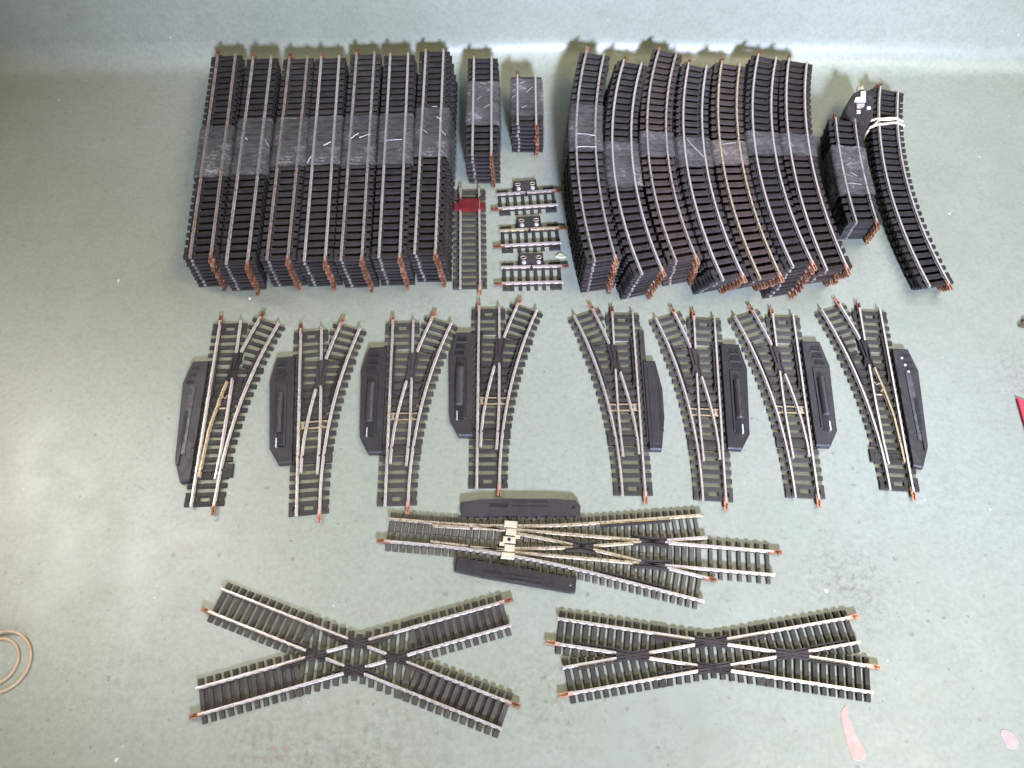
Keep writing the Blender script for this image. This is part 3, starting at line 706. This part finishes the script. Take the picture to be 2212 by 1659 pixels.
frog([br(-1, g, 138, 153), br(1, -g, 138, 153), [(-4.5, 134), (-2.6, 146), (-4.5, 156)], [(4.5, 134), (2.6, 146), (4.5, 156)]], [(-5, 135), (5, 135), (4, 146), (5, 156), (-5, 156), (-4, 146)])
for o in (-1, 1):
    x = o * g
    frog([br(o, -o * g, 187, 208), [(x, 187), (x, 208)], [(x - 3.4, 184), (x - 2.2, 196), (x - 3.2, 210)], [(x + 3.4, 184), (x + 2.2, 196), (x + 3.2, 210)]], [(x - 4, 185), (x + 4, 185), (x + 3.2, 197), (x + 4, 210), (x - 4, 210), (x - 3.2, 197)])
    m = MB(); m.sweep(br(o, o * (g - 2.9), 160, 212), [(-.55, 1.9), (.55, 1.9), (.55, 4.3), (-.55, 4.3)]); put('check_rail', m.mesh('check_rail'), M['frog'], r)
m = MB()
for k in range(5):
    m.box(-12.2 + k * 6.1, 92 + (k % 2) * .8, 4.6 if k in (0, 4) else 4.4, 5.5, 5.2, 10 - (k % 2) * 2, 0, .5)
m.box(-3, 98, 4.3, 5.2, 3, 4, 0, .2); m.box(3.5, 87, 4.3, 5.2, 3, 4, 0, .2)
put('tie_plate', m.mesh('tie_plate'), M['cream'], r)
m = MB(); m.disc(0, 92, 5.3, 5.75, 1.4, 10); put('pivot_pin', m.mesh('pivot_pin'), M['dark'], r)
put_joiner(r, g, 0, pi, M['join']); put_joiner(r, -g, L, 0, M['join'])
x, y = br(1, -g, LB - .1, LB, 3)[-1]; put_joiner(r, x, y, .1684, M['join'])
for side, poly, slots in ((-1, [(995.6, 1114), (995.6, 1084), (1036, 1078), (1100, 1076), (1200, 1077), (1243, 1080), (1254, 1092), (1254, 1112)],
                           [((1058, 1086), (1096, 1097)), ((1107, 1085), (1184, 1086.5)), ((1107, 1096), (1184, 1097))]),
                          (1, [(986, 1203), (981, 1232), (1050, 1247), (1234, 1279), (1243, 1278), (1245.5, 1249), (1100, 1222)],
                           [((1045, 1232), (1084, 1241)), ((1095, 1243), (1174, 1255)), ((1092, 1252), (1172, 1265))])):
    m = MB(); m.prism([local(q, a, rot, 5) for q in poly], 0, 5.2, 1.0); ho = put('motor_housing', m.mesh('motor_housing'), M['hou'], r)
    for k, (p0, p1) in enumerate(slots):
        A_, B_ = local(p0, a, rot, 5.3), local(p1, a, rot, 5.3); m = MB()
        if k == 0:
            m.prism([(A_[0], A_[1]), (A_[0], B_[1]), (B_[0], B_[1]), (B_[0], A_[1])], 5.0, 5.5); put('slot', m.mesh('slot'), M['dark'], ho)
        else:
            m.sweep([A_, B_], [(-.6, 5.0), (.6, 5.0), (.6, 5.9), (-.6, 5.9)]); put('moulded_ridge', m.mesh('moulded_ridge'), M['barrel'], ho)
    A_ = local(((1240, 1098) if side < 0 else (1232, 1262)), a, rot, 5); m = MB(); m.disc(A_[0], A_[1], 5, 5.7, 1.4); put('rivet', m.mesh('rivet'), M['barrel'], ho)
    m = MB()
    for k in range(12):
        q = 62 + k * 7.25; m.box(side * (bf(q) + 15.5), q, 1.5, 3.0, 3.4, 3.4, 0, .3)
    put('fixing_strip', m.mesh('fixing_strip'), M['olv'], ho)

# ------------------------------------------------------------------ crossings
def crossing(label, c, A1, A2, L1, L2, joins, check, jm, wd=4.4, pitch=6.6, plate=()):
    """A1, A2: headings (degrees from +x) of the two tracks, both pointing right"""
    r = root('crossing_track', label, 'model crossing', (*c, 0), 0, 'diagonal crossings at the front')
    U = []
    for A_, L_ in ((A1, L1), (A2, L2)):
        A_ = radians(A_); U.append((cos(A_), sin(A_), L_))
    bis = radians((A1 + A2) / 2); half = radians(abs(A1 - A2) / 2)
    mb = MB()
    bx_, by_ = cos(bis), sin(bis)
    for k, (ux, uy, L_) in enumerate(U):
        n = int(L_ / pitch); nx, ny = -uy, ux
        for i in range(n + 1):
            q = -L_ / 2 + 3 + (L_ - 6) * i / n
            # side of the other track: clip at the bisector
            px, py = ux * q, uy * q
            if abs(bx_ * px + by_ * py) < (36 if half > .25 else 33.5): continue
            sidev = (-by_ * px + bx_ * py)          # signed distance of the centre to the bisector
            sd = 1 if sidev > 0 else -1
            # outer end 15 beyond centre away from bisector, inner end at the bisector or -15
            den = (-by_ * nx + bx_ * ny)
            inner = -sidev / den                      # offset where the sleeper meets the bisector
            inner = max(inner, -15) if sd > 0 else min(inner, 15)
            outer = 15 * sd
            sleeper(mb, px + nx * outer, py + ny * outer, px + nx * inner, py + ny * inner, wd, SZ - .05 * k)
            for o in (-g, g):
                if (sd > 0 and o > inner + 3) or (sd < 0 and o < inner - 3): chair(mb, px + nx * o, py + ny * o, atan2(ny, nx))
        for o in (-g, g): mb.sweep([(ux * -L_ / 2 * .98 + nx * o, uy * -L_ / 2 * .98 + ny * o), (ux * L_ / 2 * .98 + nx * o, uy * L_ / 2 * .98 + ny * o)], [(-1.3, .2), (1.3, .2), (1.3, 1.1 + .05 * k), (-1.3, 1.1 + .05 * k)])
    for i in range(-6, 7):
        q = i * 6.1; e = 15 / cos(half) + abs(q) * math.tan(half)
        sleeper(mb, bx_ * q - by_ * e, by_ * q + bx_ * e, bx_ * q + by_ * e, by_ * q - bx_ * e, wd, SZ - .1)
    put('sleepers', mb.mesh('sleepers'), M['olv2'], r)
    for k, e0, e1 in plate:  # added dark plates, shade of the sleeper gaps put in as colour
        ux, uy, L_ = U[k]; nx, ny = -uy, ux; m = MB()
        m.sweep([(ux * e0, uy * e0), (ux * e1, uy * e1)], [(-8, .1), (8, .1), (8, .8), (-8, .8)]); put('gap_shade_plate', m.mesh('gap_shade_plate'), M['frog'], r)
    sA = sin(2 * half)
    # intersection parameter of rail (k, o) with rails of the other track
    for k in (0, 1):
        ux, uy, L_ = U[k]; vx, vy, _ = U[1 - k]; nx, ny = -uy, ux; mx, my = -vy, vx
        for o in (-g, g):
            cuts = []
            for o2 in (-g, g):
                # u*s + n*o = v*t + m*o2 -> dot with m
                s_ = (o2 - (nx * o * mx + ny * o * my)) / (ux * mx + uy * my); cuts.append(s_)
            cuts.sort(); gp = check
            segs = [(-L_ / 2, cuts[0] - gp), (cuts[0] + gp, cuts[1] - gp), (cuts[1] + gp, L_ / 2)]
            for s0, s1 in segs:
                m = MB(); m.sweep([(ux * s0 + nx * o, uy * s0 + ny * o), (ux * s1 + nx * o, uy * s1 + ny * o)], RAIL); put('rail', m.mesh('rail'), M['rail'], r)
            for cc in cuts:
                m = MB(); m.sweep([(ux * (cc - gp) + nx * o, uy * (cc - gp) + ny * o), (ux * (cc + gp) + nx * o, uy * (cc + gp) + ny * o)], [(-.75, 2.0), (.75, 2.0), (.75, 4.35 - .06 * k), (-.75, 4.35 - .06 * k)])
                for e in (-1, 1):
                    m.sweep([(ux * (cc - gp) + nx * (o + e * 1.9), uy * (cc - gp) + ny * (o + e * 1.9)), (ux * (cc + gp) + nx * (o + e * 1.9), uy * (cc + gp) + ny * (o + e * 1.9))], [(-.7, 2.0), (.7, 2.0), (.7, 3.9 - .06 * k), (-.7, 3.9 - .06 * k)])
                put('frog', m.mesh('frog'), M['frog'], r)
            oo = o * (1 - 2.7 / g)
            lo, hi = (cuts[0], cuts[1])
            e0 = cuts[0] - gp * 3.4; e1 = cuts[1] + gp * 3.4
            m = MB(); m.sweep([(ux * e0 + nx * oo, uy * e0 + ny * oo), (ux * (cuts[0] - gp) + nx * oo, uy * (cuts[0] - gp) + ny * oo)], [(-.5, 2.0), (.5, 2.0), (.5, 4.25), (-.5, 4.25)])
            put('check_rail', m.mesh('check_rail'), M['frog'], r)
            m = MB(); m.sweep([(ux * (cuts[1] + gp) + nx * oo, uy * (cuts[1] + gp) + ny * oo), (ux * e1 + nx * oo, uy * e1 + ny * oo)], [(-.5, 2.0), (.5, 2.0), (.5, 4.25), (-.5, 4.25)])
            put('check_rail', m.mesh('check_rail'), M['frog'], r)
        for e, o in joins[k]:
            x = ux * e * L_ / 2 + nx * o * g; y = uy * e * L_ / 2 + ny * o * g
            put_joiner(r, x, y, atan2(ux * e, uy * e), M[jm])
crossing('wide-angle diamond crossing, the left one of the two at the front', (-108, 115), -20.4, 15.8, 223, 218, ([(-1, -1), (1, 1)], [(-1, -1), (1, 1)]), 7.5, 'join', 3.9, 6.0, ((1, -107, -42), (1, 42, 107), (0, 42, 109)))
crossing('narrow-angle diamond crossing, the right one of the two at the front', (139, 116), -8.6, 9.5, 218, 208, ([(-1, -1), (1, 1)], [(-1, -1), (1, 1)]), 11.5, 'joinb', 4.1, 5.9)

# ------------------------------------------------------------------ loose things
# rubber band round the low stack of curves
p0 = G(1890, 262, 20); p1 = G(1944, 262, 20)
cx, cy = (p0[0] + p1[0]) / 2, (p0[1] + p1[1]) / 2
bnd = root('rubber_band', 'pale rubber band wrapped twice round the low stack of curves', 'rubber band', (cx, cy, 0))
for dy, sk in ((-3.2, .1), (3.4, .02)):
    W = 16.6; zt = 19.4 + .9; ring = []
    pts = [(-W, .8), (-W - .2, 6), (-W, 12), (-W + .2, 16.4), (-g - .8, zt), (-3, zt + .05), (3, zt), (g + .8, zt), (W, 16.6), (W + .2, 10), (W, .8)]
    ring = [(u, dy + sk * u + .5 * sin(u * .3), z) for u, z in pts]
    m = MB(); m.tube(ring, 1.15, 8); put('strand', m.mesh('strand'), M['bandp'], bnd)
m = MB(); m.tube([(-W, -4.6, 15), (-12, -3, zt - .6), (-g, 1, zt + .4), (0, 0.5, zt + .8), (g, 2, zt + .7)], .8, 8); put('strand', m.mesh('strand'), M['bandp'], bnd)
# black faceted block with white metal pieces
hb = 30.
poly = [(1824, 250), (1826, 229), (1841, 204), (1848, 196), (1864, 192), (1886, 192), (1889, 202), (1887, 250), (1868, 268), (1850, 262)]
P3 = [G(*q, hb) for q in poly]; cx = sum(q[0] for q in P3) / 10; cy = sum(q[1] for q in P3) / 10
blk = root('terminal_unit', 'black faceted plastic unit with white metal pieces on top, behind the squat stack', 'terminal unit', (cx, cy, 0))
m = MB(); m.prism([(x - cx, y - cy) for x, y in P3], 0, hb, 3.0); put('body', m.mesh('body'), M['blk'], blk)
def blkpart(nm, pts, z0, z1, mt):
    m = MB(); m.prism([(G(*q, hb)[0] - cx, G(*q, hb)[1] - cy) for q in pts], z0, z1, .4); put(nm, m.mesh(nm), M[mt], blk)
blkpart('metal_bracket', [(1858, 200), (1869, 200), (1869, 222), (1845, 221), (1846, 214), (1858, 213)], hb, hb + 2, 'white')
blkpart('contact', [(1849, 226), (1867, 226), (1866, 232), (1857, 236), (1850, 234)], hb, hb + 1.5, 'rail')
blkpart('contact', [(1871, 232), (1880, 232), (1880, 237), (1872, 237)], hb, hb + 1.5, 'white')
blkpart('contact', [(1849, 240), (1858, 240), (1858, 246), (1850, 246)], hb, hb + 1.5, 'white')
blkpart('cap', [(1851, 189), (1864, 188), (1865, 195), (1851, 196)], hb - 2, hb + 2, 'raily')
blkpart('knob', [(1870, 210), (1879, 210), (1881, 218), (1871, 219)], hb, hb + 2.4, 'hou')

# doubled rubber band at the left edge
c0 = G(2, 1431); pts = []
for k in range(96):
    th = 4 * pi * k / 96; rr = 17.6 + 3.8 * cos(th / 2 - .5)
    ex = rr * cos(th) * .98; ey = rr * sin(th) * 1.02
    pts.append((ex - (2.0 if rr < 17 else 0), ey + (1.5 if rr < 17 else -1), 1.0 + (1.6 if (k % 48) in range(6, 16) and k < 48 else 0)))
m = MB(); m.tube(pts, 1.05, 8, True)
me = m.mesh('rubber_band'); me.polygons.foreach_set('use_smooth', [True] * len(me.polygons))
tagged(put('rubber_band', me, M['rubber'], None, (c0[0], c0[1], 0)), 'loose tan rubber band lying doubled at the left edge', 'rubber band')

def blob(name, outline, z, mt, label, cat, jit=.5):
    P_ = [G(*q) for q in outline]; n = len(P_); cx = sum(q[0] for q in P_) / n; cy = sum(q[1] for q in P_) / n
    fine = []
    for i in range(n):
        A_, B_ = P_[i], P_[(i + 1) % n]
        Z_ = P_[(i - 1) % n]; C_ = P_[(i + 2) % n]
        for k in range(5):
            u = k / 5.
            q = [.5 * ((2 * A_[d]) + (-Z_[d] + B_[d]) * u + (2 * Z_[d] - 5 * A_[d] + 4 * B_[d] - C_[d]) * u * u + (-Z_[d] + 3 * A_[d] - 3 * B_[d] + C_[d]) * u ** 3) for d in (0, 1)]
            fine.append((q[0] - cx + random.uniform(-jit, jit), q[1] - cy + random.uniform(-jit, jit)))
    m = MB(); m.prism(fine, .01, z, .15 if z < 1 else .3)
    tagged(put(name, m.mesh(name), M[mt], None, (cx, cy, 0)), label, cat)
blob('paint_mark', [(1817, 1543), (1826, 1524), (1832, 1530), (1832, 1550), (1845, 1580), (1864, 1615), (1870, 1630), (1866, 1641), (1848, 1642), (1838, 1630), (1826, 1590)], .25, 'pink', 'long pink paint smear below the narrow crossing', 'paint mark', .25)
blob('paint_mark', [(2161, 1580), (2172, 1576), (2188, 1584), (2199, 1600), (2200, 1614), (2187, 1618), (2172, 1610)], .2, 'pinkp', 'pale round pink paint mark near the bottom right corner', 'paint mark', .3)
blob('paper_chip', [(1201, 555), (1207, 548), (1214, 549), (1222, 556), (1212, 558)], 1.2, 'chip', 'small yellow chip beside the lowest short power track', 'chip')
blob('plastic_scrap', [(2199, 704), (2207, 696), (2207, 690), (2220, 688), (2222, 706), (2206, 708)], 2.0, 'brownbit', 'small dark brown scrap at the right edge', 'scrap', .3)
P_ = [G(*q) for q in ((2194, 862), (2300, 905), (2290, 1010), (2240, 985), (2212, 925))]
m = MB(); m.prism([(x - P_[0][0], y - P_[0][1]) for x, y in P_], 0.05, 2.6, .2)
tagged(put('red_card', m.mesh('red_card'), M['redcard'], None, (*P_[0], 0)), 'corner of a bright red card at the right edge', 'card')
for k, (q, lab) in enumerate([((256, 607), 'above the leftmost turnout, far left'), ((540, 645), 'below the second stack of straights')]):
    x, y = G(*q); m = MB(); m.prism([(1.2 * cos(j * 1.05) * random.uniform(.6, 1.2), 1.6 * sin(j * 1.05) * random.uniform(.6, 1.2)) for j in range(6)], 0, 1.0, .3)
    tagged(put('crumb', m.mesh('crumb'), M['white'], None, (x, y, 0)), 'tiny white crumb ' + lab, 'crumb')
